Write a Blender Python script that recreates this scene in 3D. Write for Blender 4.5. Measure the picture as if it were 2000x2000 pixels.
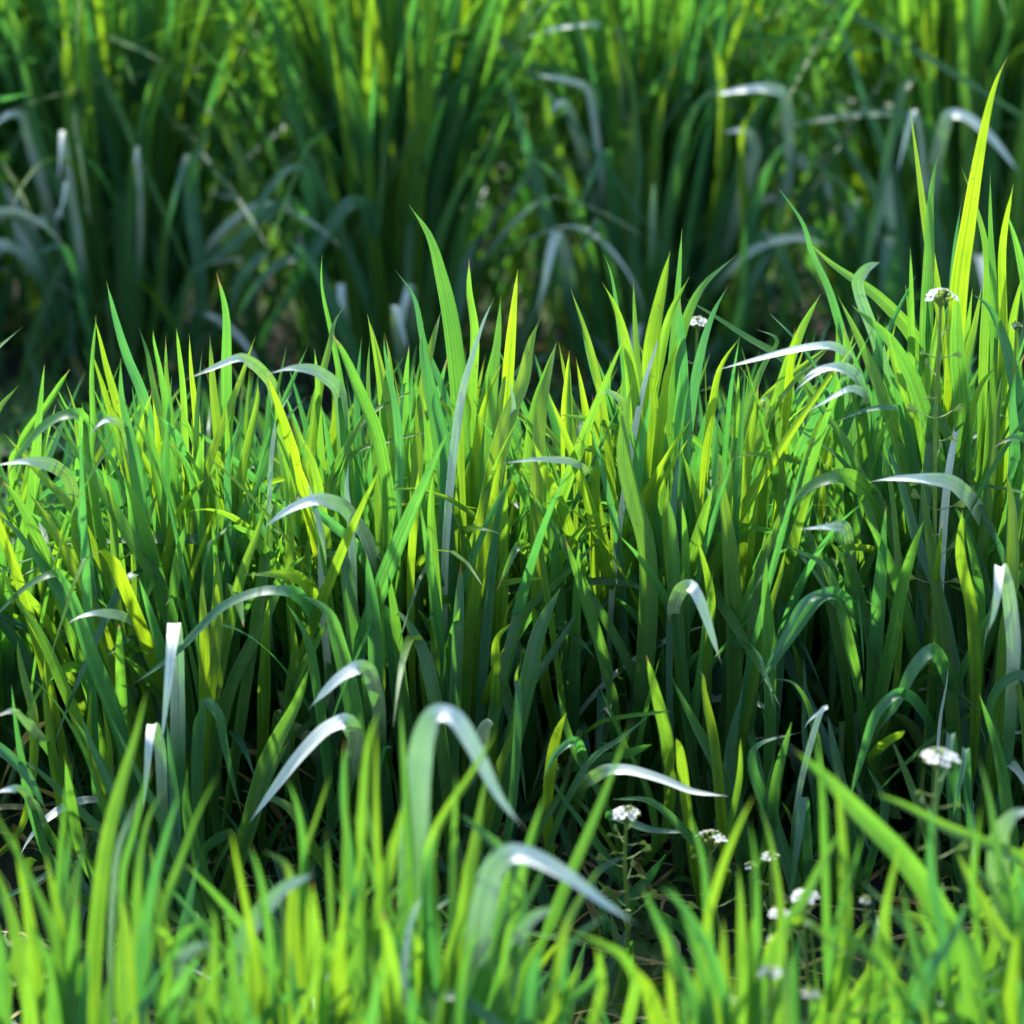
import bpy, math, random
import numpy as np
from mathutils import Vector, noise
random.seed(7)
R = math.radians
sc = bpy.context.scene
for o in list(bpy.data.objects): bpy.data.objects.remove(o)
COL = sc.collection

# ------------------------------------------------------------------ camera
PITCH, DIST, ZC, PXM = R(25), 2.6, 0.227, 3400.0
FPX = PXM*DIST
CAM = Vector((0, -DIST*math.cos(PITCH), ZC+DIST*math.sin(PITCH)))
FWD = Vector((0, math.cos(PITCH), -math.sin(PITCH)))
UPV = Vector((0, math.sin(PITCH), math.cos(PITCH)))
RGT = Vector((1, 0, 0))
cd = bpy.data.cameras.new('camera'); cam = bpy.data.objects.new('camera', cd); COL.objects.link(cam)
cam.location = CAM; cam.rotation_euler = (R(90)-PITCH, 0, 0)
cd.sensor_width = 36; cd.lens = 36*FPX/2000.0; cd.clip_start = .05; cd.clip_end = 2000
cd.dof.use_dof = True; cd.dof.focus_distance = DIST+.0; cd.dof.aperture_fstop = 5.8
cd.dof.aperture_blades = 8
sc.camera = cam
# ------------------------------------------------------------------ light
SUN_EL, SUN_AZ = R(51), R(-18)        # azimuth from +Y (away from the camera), negative = left
w = bpy.data.worlds.new('World'); sc.world = w; w.use_nodes = True
nt = w.node_tree; bg = nt.nodes['Background']
sky = nt.nodes.new('ShaderNodeTexSky'); sky.sky_type = 'NISHITA'; sky.sun_disc = False
sky.sun_elevation = SUN_EL; sky.sun_rotation = SUN_AZ
nt.links.new(sky.outputs[0], bg.inputs[0]); bg.inputs[1].default_value = .15
sd = bpy.data.lights.new('sun', 'SUN'); sd.energy = 3.5; sd.angle = R(2.2); sd.color = (1, .97, .91)
so = bpy.data.objects.new('sun', sd); COL.objects.link(so)
sdir = Vector((math.sin(SUN_AZ)*math.cos(SUN_EL), math.cos(SUN_AZ)*math.cos(SUN_EL), math.sin(SUN_EL)))
so.rotation_euler = sdir.to_track_quat('Z', 'Y').to_euler(); so.location = sdir*5
sc.view_settings.view_transform = 'Standard'; sc.view_settings.look = 'None'
sc.view_settings.gamma = 1; sc.view_settings.exposure = 1.78
sc.cycles.max_bounces = 8; sc.cycles.transmission_bounces = 6; sc.cycles.diffuse_bounces = 5
sc.cycles.use_denoising = True

# ------------------------------------------------------------------ materials
def newmat(name):
    m = bpy.data.materials.new(name); m.use_nodes = True
    n = m.node_tree.nodes; n.clear(); return m, n, m.node_tree.links
def N(n, t, **k):
    x = n.new(t)
    for a, b in k.items(): setattr(x, a, b)
    return x
def ramp(n, stops, interp='LINEAR'):
    r = n.new('ShaderNodeValToRGB'); r.color_ramp.interpolation = interp
    e = r.color_ramp.elements
    while len(e) < len(stops): e.new(.5)
    for el, (p, c) in zip(e, stops): el.position = p; el.color = (*c, 1)
    return r
def mul(n, l, a, b, f=1.0, mode='MULTIPLY'):
    m = n.new('ShaderNodeMixRGB'); m.blend_type = mode
    if isinstance(f, (int, float)): m.inputs[0].default_value = f
    else: l.new(f, m.inputs[0])
    for i, v in ((1, a), (2, b)):
        if isinstance(v, tuple): m.inputs[i].default_value = (*v, 1)
        else: l.new(v, m.inputs[i])
    return m.outputs[0]
def mth(n, l, op, a, b=0.0, clamp=False):
    m = n.new('ShaderNodeMath'); m.operation = op; m.use_clamp = clamp
    for i, v in ((0, a), (1, b)):
        if isinstance(v, (int, float)): m.inputs[i].default_value = v
        else: l.new(v, m.inputs[i])
    return m.outputs[0]

def leaf_material(name, refl, trans, rough=.38, spec=.5, tipcol=(.30, .10, .05), tr=.5, foot=None):
    m, n, l = newmat(name)
    at = N(n, 'ShaderNodeAttribute', attribute_name='var')
    uv = N(n, 'ShaderNodeUVMap'); sp = n.new('ShaderNodeSeparateXYZ'); l.new(uv.outputs[0], sp.inputs[0])
    u, v = sp.outputs[0], sp.outputs[1]; var = at.outputs['Fac']
    # parallel veins: noise that is very long along the leaf
    cx = n.new('ShaderNodeCombineXYZ')
    l.new(mth(n, l, 'MULTIPLY', u, 17), cx.inputs[0]); l.new(mth(n, l, 'MULTIPLY', v, 2.2), cx.inputs[1])
    l.new(mth(n, l, 'MULTIPLY', var, 91.7), cx.inputs[2])
    no = n.new('ShaderNodeTexNoise'); no.inputs['Scale'].default_value = 1; no.inputs['Detail'].default_value = 2
    l.new(cx.outputs[0], no.inputs['Vector'])
    vein = ramp(n, [(.38, (.66, .74, .74)), (.60, (1.15, 1.1, 1.06))]); l.new(no.outputs[0], vein.inputs[0])
    # large soft blotches
    geo = n.new('ShaderNodeNewGeometry')
    nb = n.new('ShaderNodeTexNoise'); nb.inputs['Scale'].default_value = 38; nb.inputs['Detail'].default_value = 3
    l.new(geo.outputs['Position'], nb.inputs['Vector'])
    blot = ramp(n, [(.3, (.78, .84, .86)), (.7, (1.18, 1.1, .95))]); l.new(nb.outputs[0], blot.inputs[0])
    rc = ramp(n, refl); l.new(var, rc.inputs[0]); tc = ramp(n, trans); l.new(var, tc.inputs[0])
    # midrib
    d = mth(n, l, 'ABSOLUTE', mth(n, l, 'SUBTRACT', u, .5))
    rib = mth(n, l, 'SUBTRACT', 1, mth(n, l, 'MULTIPLY', d, 18), True)
    edge = mth(n, l, 'MULTIPLY', mth(n, l, 'SUBTRACT', d, .44), 16, True)
    rr = mul(n, l, mul(n, l, rc.outputs[0], vein.outputs[0]), blot.outputs[0])
    rr = mul(n, l, rr, (.16, .26, .10), mth(n, l, 'MULTIPLY', rib, .35), 'MIX')
    rr = mul(n, l, rr, (.22, .32, .16), mth(n, l, 'MULTIPLY', edge, .35), 'MIX')
    tt = mul(n, l, mul(n, l, tc.outputs[0], vein.outputs[0]), blot.outputs[0])
    tt = mul(n, l, tt, (.05, .13, .01), mth(n, l, 'MULTIPLY', rib, .55), 'MIX')
    if foot:    # plain green lower half, sunlit sheen painted into the colour towards the tip
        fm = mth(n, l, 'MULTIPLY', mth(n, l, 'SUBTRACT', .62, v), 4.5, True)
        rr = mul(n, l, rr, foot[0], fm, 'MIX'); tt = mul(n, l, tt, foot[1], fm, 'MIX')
    # dried tip, pale base
    ts = mth(n, l, 'SUBTRACT', .985, mth(n, l, 'MULTIPLY', mth(n, l, 'POWER', mth(n, l, 'FRACT', mth(n, l, 'MULTIPLY', var, 571.3)), 5), .030))
    tip = mth(n, l, 'MULTIPLY', mth(n, l, 'SUBTRACT', v, ts), 40, True)
    rr = mul(n, l, rr, tipcol, tip, 'MIX'); tt = mul(n, l, tt, tipcol, tip, 'MIX')
    bs = mth(n, l, 'MULTIPLY', mth(n, l, 'SUBTRACT', .10, v), 8, True)
    rr = mul(n, l, rr, (.20, .24, .10), mth(n, l, 'MULTIPLY', bs, .4), 'MIX')
    ns = n.new('ShaderNodeTexNoise'); ns.inputs['Scale'].default_value = 260; ns.inputs['Detail'].default_value = 1
    l.new(geo.outputs['Position'], ns.inputs['Vector'])
    spt = mth(n, l, 'MULTIPLY', mth(n, l, 'SUBTRACT', ns.outputs[0], .71), 14, True)
    rr = mul(n, l, rr, (.16, .13, .05), mth(n, l, 'MULTIPLY', spt, .7), 'MIX'); tt = mul(n, l, tt, (.16, .12, .03), mth(n, l, 'MULTIPLY', spt, .7), 'MIX')
    p = n.new('ShaderNodeBsdfPrincipled')
    l.new(rr, p.inputs['Base Color'])
    l.new(mth(n, l, 'ADD', mth(n, l, 'MULTIPLY', no.outputs[0], .30), rough-.15), p.inputs['Roughness'])
    p.inputs['Specular IOR Level'].default_value = spec
    bp = n.new('ShaderNodeBump'); bp.inputs['Strength'].default_value = .35; bp.inputs['Distance'].default_value = .0006
    l.new(no.outputs[0], bp.inputs['Height']); l.new(bp.outputs[0], p.inputs['Normal'])
    t = n.new('ShaderNodeBsdfTranslucent'); l.new(tt, t.inputs['Color'])
    mx = n.new('ShaderNodeMixShader'); mx.inputs[0].default_value = tr
    l.new(p.outputs[0], mx.inputs[1]); l.new(t.outputs[0], mx.inputs[2])
    out = n.new('ShaderNodeOutputMaterial'); l.new(mx.outputs[0], out.inputs[0]); return m

M = {}
M['leaf'] = leaf_material('green_leaf',
    [(0, (.40, .46, .42)), (.08, (.30, .39, .33)), (.16, (.050, .165, .100)), (.45, (.048, .145, .046)), (1, (.075, .185, .018))],
    [(0, (.120, .28, .080)), (.16, (.08, .34, .05)), (.45, (.135, .39, .030)), (1, (.36, .56, .010))], rough=.42, spec=.62, tr=.50, tipcol=(.28, .17, .06))
M['painted_sheen'] = leaf_material('painted_sheen_leaf', [(0, (.70, .72, .70)), (1, (.56, .62, .57))],  # near-white base colour paints in the sun's highlight on bent leaves
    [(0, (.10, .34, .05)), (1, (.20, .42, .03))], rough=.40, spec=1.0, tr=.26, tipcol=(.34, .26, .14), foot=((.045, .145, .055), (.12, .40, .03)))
M['dry'] = leaf_material('dry_leaf', [(0, (.42, .33, .17)), (1, (.50, .34, .09))],
    [(0, (.35, .25, .10)), (1, (.55, .38, .05))], rough=.6, spec=.3, tr=.35, tipcol=(.3, .18, .08))
M['weed'] = leaf_material('weed_leaf', [(0, (.04, .11, .035)), (1, (.10, .19, .05))],
    [(0, (.06, .20, .03)), (1, (.22, .38, .02))], rough=.55, spec=.35, tipcol=(.1, .17, .04), tr=.4)
def plain(name, col, rough=.5, tr=0, tcol=None):
    m, n, l = newmat(name)
    nb = n.new('ShaderNodeTexNoise'); nb.inputs['Scale'].default_value = 220
    ge = n.new('ShaderNodeNewGeometry'); l.new(ge.outputs['Position'], nb.inputs['Vector'])
    r = ramp(n, [(.3, tuple(c*.75 for c in col)), (.7, tuple(min(1, c*1.15) for c in col))]); l.new(nb.outputs[0], r.inputs[0])
    p = n.new('ShaderNodeBsdfPrincipled'); l.new(r.outputs[0], p.inputs['Base Color']); p.inputs['Roughness'].default_value = rough
    out = n.new('ShaderNodeOutputMaterial')
    if tr:
        t = n.new('ShaderNodeBsdfTranslucent'); t.inputs[0].default_value = (*(tcol or col), 1)
        mx = n.new('ShaderNodeMixShader'); mx.inputs[0].default_value = tr
        l.new(p.outputs[0], mx.inputs[1]); l.new(t.outputs[0], mx.inputs[2]); l.new(mx.outputs[0], out.inputs[0])
    else: l.new(p.outputs[0], out.inputs[0])
    return m
M['petal'] = plain('white_petal', (.64, .65, .62), .5, .35)
M['bud'] = plain('green_bud', (.32, .40, .08), .5, .3)
M['wstem'] = plain('weed_stem', (.16, .26, .05), .45, .2)
M['pod'] = plain('seed_pod', (.24, .33, .12), .45, .4, (.36, .48, .16))
M['sheath'] = plain('pale_sheath', (.13, .22, .08), .45, .3, (.2, .4, .06))
def soil():
    m, n, l = newmat('soil')
    ge = n.new('ShaderNodeNewGeometry')
    a = n.new('ShaderNodeTexNoise'); a.inputs['Scale'].default_value = 30; a.inputs['Detail'].default_value = 8
    b = n.new('ShaderNodeTexNoise'); b.inputs['Scale'].default_value = 9; b.inputs['Detail'].default_value = 4
    l.new(ge.outputs['Position'], a.inputs['Vector']); l.new(ge.outputs['Position'], b.inputs['Vector'])
    r = ramp(n, [(.3, (.008, .007, .006)), (.55, (.018, .014, .010)), (.75, (.04, .032, .022))]); l.new(a.outputs[0], r.inputs[0])
    g = mth(n, l, 'MULTIPLY', mth(n, l, 'SUBTRACT', b.outputs[0], .5), 8, True)
    c = mul(n, l, r.outputs[0], (.035, .06, .012), g, 'MIX')
    p = n.new('ShaderNodeBsdfPrincipled'); l.new(c, p.inputs['Base Color']); p.inputs['Roughness'].default_value = .95
    bp = n.new('ShaderNodeBump'); bp.inputs['Strength'].default_value = 1; bp.inputs['Distance'].default_value = .012
    l.new(a.outputs[0], bp.inputs['Height']); l.new(bp.outputs[0], p.inputs['Normal'])
    out = n.new('ShaderNodeOutputMaterial'); l.new(p.outputs[0], out.inputs[0]); return m
M['soil'] = soil()

# ------------------------------------------------------------------ helpers
def ray(px, py): return (FWD + RGT*((px-1000)/FPX) + UPV*((1000-py)/FPX))
def at(px, py, Y):
    d = ray(px, py); return CAM + d*((Y-CAM.y)/d.y)
def ground_at(px, py, z=0.0):
    d = ray(px, py); return CAM + d*((z-CAM.z)/d.z)
def proj(p):
    q = Vector(p)-CAM; f = q.dot(FWD); return 1000+q.dot(RGT)/f*FPX, 1000-q.dot(UPV)/f*FPX
def ground_z(x, y):
    return .010*noise.noise(Vector((x*5, y*5, 0)))+.006*noise.noise(Vector((x*17, y*17, 3)))

class MB:
    """collects strips and tubes with uv and per-leaf variation, builds ONE mesh object"""
    def __init__(s): s.v = []; s.f = []; s.uv = []; s.var = []
    def grid(s, P, U, V, var, closed=False):
        ns, nc, _ = P.shape; b = sum(len(a) for a in s.v)
        s.v.append(P.reshape(-1, 3)); s.uv.append(np.stack([U.reshape(-1), V.reshape(-1)], 1)); s.var.append(np.full(ns*nc, var))
        i, j = np.meshgrid(np.arange(ns-1), np.arange(nc-1), indexing='ij')
        a = b+i*nc+j
        s.f.append(np.stack([a, a+1, a+nc+1, a+nc], -1).reshape(-1, 4))
    def build(s, name, mat, parent=None, loc=None):
        v = np.concatenate(s.v); f = np.concatenate(s.f); uv = np.concatenate(s.uv); va = np.concatenate(s.var)
        if loc is not None: v = v-np.array(loc)
        me = bpy.data.meshes.new(name)
        me.vertices.add(len(v)); me.vertices.foreach_set('co', v.astype(np.float32).ravel())
        me.loops.add(f.size); me.loops.foreach_set('vertex_index', f.astype(np.int32).ravel())
        me.polygons.add(len(f)); me.polygons.foreach_set('loop_start', np.arange(0, f.size, 4, dtype=np.int32))
        me.polygons.foreach_set('use_smooth', np.ones(len(f), bool))
        me.update(calc_edges=True)
        l = me.uv_layers.new(name='UVMap'); l.data.foreach_set('uv', uv[f.ravel()].astype(np.float32).ravel())
        a = me.attributes.new('var', 'FLOAT', 'POINT'); a.data.foreach_set('value', va.astype(np.float32))
        me.materials.append(mat)
        o = bpy.data.objects.new(name, me); COL.objects.link(o)
        if parent: o.parent = parent
        return o

def catmull(pts, n):
    P = np.array(pts, float); P = np.vstack([2*P[0]-P[1], P, 2*P[-1]-P[-2]])
    L = np.linalg.norm(np.diff(P, axis=0), axis=1)+1e-6
    t = np.concatenate([[0], np.cumsum(L**.6)])
    out = []
    cum = t[1:-1]; ts = np.linspace(cum[0], cum[-1], n)
    for q in ts:
        k = min(max(np.searchsorted(t, q)-1, 1), len(P)-3)
        t0, t1, t2, t3 = t[k-1:k+3]; p0, p1, p2, p3 = P[k-1:k+3]
        A1 = (t1-q)/(t1-t0)*p0+(q-t0)/(t1-t0)*p1; A2 = (t2-q)/(t2-t1)*p1+(q-t1)/(t2-t1)*p2; A3 = (t3-q)/(t3-t2)*p2+(q-t2)/(t3-t2)*p3
        B1 = (t2-q)/(t2-t0)*A1+(q-t0)/(t2-t0)*A2; B2 = (t3-q)/(t3-t1)*A2+(q-t1)/(t3-t1)*A3
        out.append((t2-q)/(t2-t1)*B1+(q-t1)/(t2-t1)*B2)
    return np.array(out)

def crease(Q, m):
    Q = np.array([tuple(q) for q in Q]); L = np.concatenate([[0], np.cumsum(np.linalg.norm(np.diff(Q, axis=0), axis=1)**.6)])
    t = np.linspace(0, L[-1], m); A = np.stack([np.interp(t, L, Q[:, i]) for i in range(3)], 1)
    for _ in range(2): A[1:-1] = (A[:-2]+2*A[1:-1]+A[2:])/4
    return A
nFW = np.array(FWD); nUP = np.array(UPV)
def ribbon(mb, C, width, side_fn, var, fold=.16, nc=5, s0=0.0, taper=2.3, base=.45, twist=0.0):
    """leaf along centre line C; s0 = share of the length where full width is reached"""
    n = len(C); T = np.gradient(C, axis=0); T /= np.linalg.norm(T, axis=1)[:, None]+1e-9
    L = np.concatenate([[0], np.cumsum(np.linalg.norm(np.diff(C, axis=0), axis=1))]); s = L/L[-1]
    S = side_fn(C, T, s); S = S-(S*T).sum(1)[:, None]*T; S /= np.linalg.norm(S, axis=1)[:, None]+1e-9
    if twist:
        B = np.cross(T, S); a = twist*(s-.3); S = S*np.cos(a)[:, None]+B*np.sin(a)[:, None]
    Nn = np.cross(T, S)
    s0 = max(s0, .12)
    w = np.where(s < s0, base+(1-base)*np.sin(np.clip(s/s0, 0, 1)*math.pi/2), 1-np.clip((s-s0)/(1-s0), 0, 1)**taper)
    # the last bit runs out into a fine point
    w = np.maximum(w, .0)*np.clip((1-s)*30, .04, 1)
    if random.random() < .10:      # nibbled edge
        k0 = random.uniform(.5, .85); w = w*(1-.45*np.exp(-((s-k0)/.018)**2))
    ph = random.uniform(0, 6.28); w = w*(1+.04*np.sin(s*17+ph))*width*.5
    c = np.linspace(-1, 1, nc)
    fo = fold*(1+.5*np.sin(s*5+ph))
    wav = .05*np.sin(s*23+ph)
    P = C[:, None, :]+S[:, None, :]*(w[:, None]*c[None, :])[:, :, None] + \
        Nn[:, None, :]*(w[:, None]*((np.abs(c)[None, :]**1.3-.5)*fo[:, None]*2+wav[:, None]*c[None, :]**3))[:, :, None]
    U = np.tile((c+1)/2, (n, 1)); V = np.tile(s[:, None], (1, nc))
    mb.grid(P, U, V, var)
def tube(mb, C, r, var=.5, nc=7):
    C = np.asarray(C, float); n = len(C); T = np.gradient(C, axis=0); T /= np.linalg.norm(T, axis=1)[:, None]+1e-9
    ref = np.array([1, .2, .1]); A = np.cross(T, ref); A /= np.linalg.norm(A, axis=1)[:, None]; B = np.cross(T, A)
    a = np.linspace(0, 2*math.pi, nc); r = np.broadcast_to(np.asarray(r, float), (n,))
    P = C[:, None, :]+r[:, None, None]*(A[:, None, :]*np.cos(a)[None, :, None]+B[:, None, :]*np.sin(a)[None, :, None])
    mb.grid(P, np.tile(np.linspace(0, 1, nc), (n, 1)), np.tile(np.linspace(0, .9, n)[:, None], (1, nc)), var)

def side_arc(roll, k=1.4):
    def fn(C, T, s):
        pi = np.cross(T, nFW); u = pi@nUP
        S = pi+nFW*(k*u)[:, None]; S /= np.linalg.norm(S, axis=1)[:, None]+1e-9
        S = S-(S*T).sum(1)[:, None]*T; S /= np.linalg.norm(S, axis=1)[:, None]+1e-9
        B = np.cross(T, S); return S*math.cos(roll)+B*math.sin(roll)
    return fn
def side_const(v):
    v = np.array(v, float)
    return lambda C, T, s: np.tile(v, (len(C), 1))

def tag(o, label=None, cat=None, group=None, kind=None):
    for k, v in (('label', label), ('category', cat), ('group', group), ('kind', kind)):
        if v: o[k] = v
    return o
def empty(name, loc, label, cat, group=None):
    o = bpy.data.objects.new(name, None); o.empty_display_size = .03; COL.objects.link(o); o.location = loc
    return tag(o, label, cat, group)

# ------------------------------------------------------------------ ground
def make_ground():
    def lin(a, b, n): return np.linspace(a, b, n)
    xs = np.concatenate([[-400, -60, -12, -5], lin(-2.4, 2.4, 130), [5, 12, 60, 400]])
    ys = np.concatenate([[-400, -60, -12, -4], lin(-1.6, 3.2, 130), [6, 14, 60, 400]])
    X, Y = np.meshgrid(xs, ys, indexing='ij'); Z = np.zeros_like(X)
    for i in range(len(xs)):
        for j in range(len(ys)):
            if abs(xs[i]) < 3 and -2 < ys[j] < 4: Z[i, j] = ground_z(xs[i], ys[j])
    mb = MB(); mb.grid(np.stack([X, Y, Z], -1), X, Y, .5)
    tag(mb.build('ground', M['soil']), kind='structure')
make_ground()

# ------------------------------------------------------------------ clumps
# name: (row, centre pixel x of its foot, world Y of its foot, label)
ROWY = {'B': .70, 'M': .02, 'F': -.46}
CL = {}
def clump(key, row, px, Y, label, group):
    py = proj((0, Y, 0))[1]; g = ground_at(px, py)
    CL[key] = dict(row=row, x=g.x, y=Y, leaves=[], label=label, inner=MB(), root=None, group=group)
GB, GM, GF = 'grass clumps in the soft back row', 'grass clumps in the sharp middle row', 'grass clumps in the soft front row'
clump('B0', 'B', -180, .74, 'blurred green grass clump at the far left edge of the back row', GB)
clump('B1', 'B', 230, .70, 'dark-footed grass clump in the back row at left, behind small white folded leaves', GB)
clump('B2', 'B', 760, .70, 'tall fan-shaped grass clump in the back row with a bright yellow top', GB)
clump('B3', 'B', 1270, .72, 'tall lime clump in the back row with a grey leaf folded down on its left', GB)
clump('B4', 'B', 1850, .74, 'dark green grass clump in the back row behind the tallest sharp leaves', GB)
clump('C1', 'B', 60, 1.45, 'pale blurred grass clump farthest back at the top left corner', GB)
clump('C2', 'B', 640, 1.38, 'blurred grass clump farthest back, seen left of the yellow-topped clump', GB)
clump('C3', 'B', 1080, 1.30, 'bright blurred grass clump farthest back at the top centre, with white arched leaves', GB)
clump('C4', 'B', 1600, 1.42, 'blurred grass clump farthest back between the two right-hand clumps of the back row', GB)
clump('C5', 'B', 2080, 1.50, 'blurred grass clump farthest back at the top right edge', GB)
clump('M0', 'M', -120, .06, 'sharp grass clump cut by the left edge, its pale leaves arching left', GM)
clump('M1', 'M', 400, .0, 'sharp grass clump at left over a dark hollow, with pale leaves hanging down in front', GM)
clump('M2', 'M', 690, .04, 'sharp grass clump left of centre under the brightest white arched leaf', GM)
clump('M3', 'M', 900, .0, 'sharp tall grass clump at the centre with a wide blue-green leaf standing up', GM)
clump('M4', 'M', 1170, .07, 'sharp low grass clump right of centre with loose crossing leaves', GM)
clump('M5', 'M', 1400, .0, 'sharp dense grass clump with a small white leaf folded over its front', GM)
clump('M6', 'M', 1640, .05, 'sharp grass clump at right under two long leaves bent to the left', GM)
clump('M7', 'M', 1860, .02, 'sharp tallest grass clump at right, two long leaves rising far above the rest', GM)
clump('M8', 'M', 2110, .06, 'sharp grass clump cut by the right edge beside the flowering weed', GM)
clump('F0', 'F', -60, -.44, 'blurred yellow-green grass clump at the bottom left corner', GF)
clump('F1', 'F', 280, -.46, 'blurred grass clump at bottom left whose leaves lean right over the dark hollow', GF)
clump('F2', 'F', 590, -.44, 'blurred short grass clump at the bottom between the left and centre clumps', GF)
clump('F3', 'F', 850, -.42, 'blurred grass clump at bottom centre with a big white leaf folded over', GF)
clump('F5', 'F', 1440, -.44, 'blurred lime grass clump at the bottom in front of the small white flowers', GF)
clump('F6', 'F', 1700, -.40, 'blurred grass clump at bottom right with a wide leaf lying to the upper left', GF)
clump('F7', 'F', 2020, -.44, 'blurred bright grass clump at the bottom right corner', GF)

VAR = {'y': .86, 'g': .5, 'b': .20, 'w': .03, 'd': .3}
REG = {'1': (0, 0, .5176), '2': (1000, 0, .5176), '3': (0, 650, .3623), '4': (650, 650, .3623), '5': (1300, 650, .3623),
       '6': (0, 1300, .3623), '7': (650, 1300, .3623), '8': (1300, 1300, .3623)}
TR = []
def T_(reg, row, txt):
    """each line: kind width pts [options]  - a leaf read from the photograph, foot to tip"""
    ox, oy, s = REG[reg]
    for ln in txt.strip().splitlines():
        ln = ln.split('#')[0].strip()
        if not ln: continue
        a = ln.split(); kind = a[0][0]; fl = a[0][1:]; wd = float(a[1])*s
        pts = []
        for q in a[2:]:
            c = [float(z) for z in q.split(',')]
            pts.append((ox+c[0]*s, oy+c[1]*s, c[2] if len(c) > 2 else 0.0))
        TR.append((row, kind, fl, wd, pts))
T_('4', 'M', '''
b 100 600,1500 612,1000 612,650 560,400 500,100 478,-83
y 75 700,1500 720,1000 760,700 830,350 925,140
y 62 740,1600 770,1400 830,1100 880,800 915,600
b 55 850,1350 880,1050 938,800
w 72 900,700 950,520 975,400 945,235
g 58 1640,1900 1500,1600 1350,1350 1250,1150 1130,950 1020,790
y 62 1720,1932 1650,1500 1480,1180 1400,850 1280,680 1130,480 1020,315
g 105 1700,1500 1690,1150 1620,900 1570,680 1575,480 1615,255
g 60 850,1932 960,1700 1060,1480 1250,1310 1400,1150 1525,1030
b 36 1150,1350 1200,1150 1340,850 1450,600 1560,360
wa 34 1400,900 1370,740 1280,690 1100,680 900,705
ya 45 600,1300 680,1080 770,1050 880,1070 962,1112
ya 36 700,1500 750,1380 840,1365 1000,1335 1150,1320
ya 32 980,1300 1050,1150 1200,1110 1350,1070 1520,1030
g 50 230,700 195,400 190,200 200,25
y 50 330,600 290,330 250,130 205,-60
b 48 140,700 130,350 155,20
b 25 370,400 400,150 410,65
g 62 790,560 830,300 870,100 885,-40
y 60 880,620 900,400 925,250 930,150
g 55 960,450 1010,250 1060,60 1120,-60 
g 48 1080,420 1140,230 1210,40
y 45 1250,430 1260,280 1275,95
y 62 1370,500 1340,300 1310,130
y 55 1420,520 1430,330 1410,200
d 40 1560,560 1480,420 1400,200 1340,-20
y 40 1310,560 1340,480 1290,380 1215,40
y 45 130,520 230,420 350,350 495,300
y 40 130,640 280,590 400,560 535,530
b 55 340,1000 360,700 340,420 280,100 275,0
g 60 480,1100 520,760 500,500 480,380
g 50 700,980 690,700 640,450 
y 65 1290,900 1290,600 1270,430 1275,110
g 70 560,1600 540,1200 530,900 545,740
y 46 420,1300 440,1000 465,730
g 66 660,1932 680,1500 690,1230
y 60 255,1932 250,1600 245,1320
g 60 380,1932 330,1500 290,1250 
g 75 540,1932 480,1700 400,1560 320,1470
b 85 230,1700 200,1350 180,1180
d 80 900,1932 980,1600 1050,1270
g 100 1050,1900 1120,1600 1230,1370
d 45 1050,1932 1200,1700 1340,1470
y 60 880,1850 890,1650 970,1560
g 50 1000,1932 990,1850 1020,1770
g 70 1500,1932 1400,1550 1300,1250 1250,1100
g 55 1180,1000 1130,700 1080,520 980,400
y 60 1080,960 1050,820 970,700
y 70 1240,960 1150,760 1080,580
b 40 1540,1150 1430,650 1390,480
y 50 1760,800 1750,500 1700,200 1640,30
y 60 1780,400 1810,200 1885,10
g 55 1800,700 1770,500 1720,330
b 42 1840,900 1860,700 1880,500
y 75 1830,1300 1800,1000 1810,780
g 50 1900,1400 1900,1100 1880,900
y 55 900,1180 960,1000 972,885
g 60 1200,1250 1160,1000 1100,900
ga 40 1720,600 1560,520 1400,470 1215,440
ga 50 1500,760 1560,660 1440,630 1310,625
wa 40 1560,520 1575,400 1540,350 1470,315 1405,350
y 40 700,300 740,420 720,550
ga 60 1100,1300 1000,1130 880,1400 
''')
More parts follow.
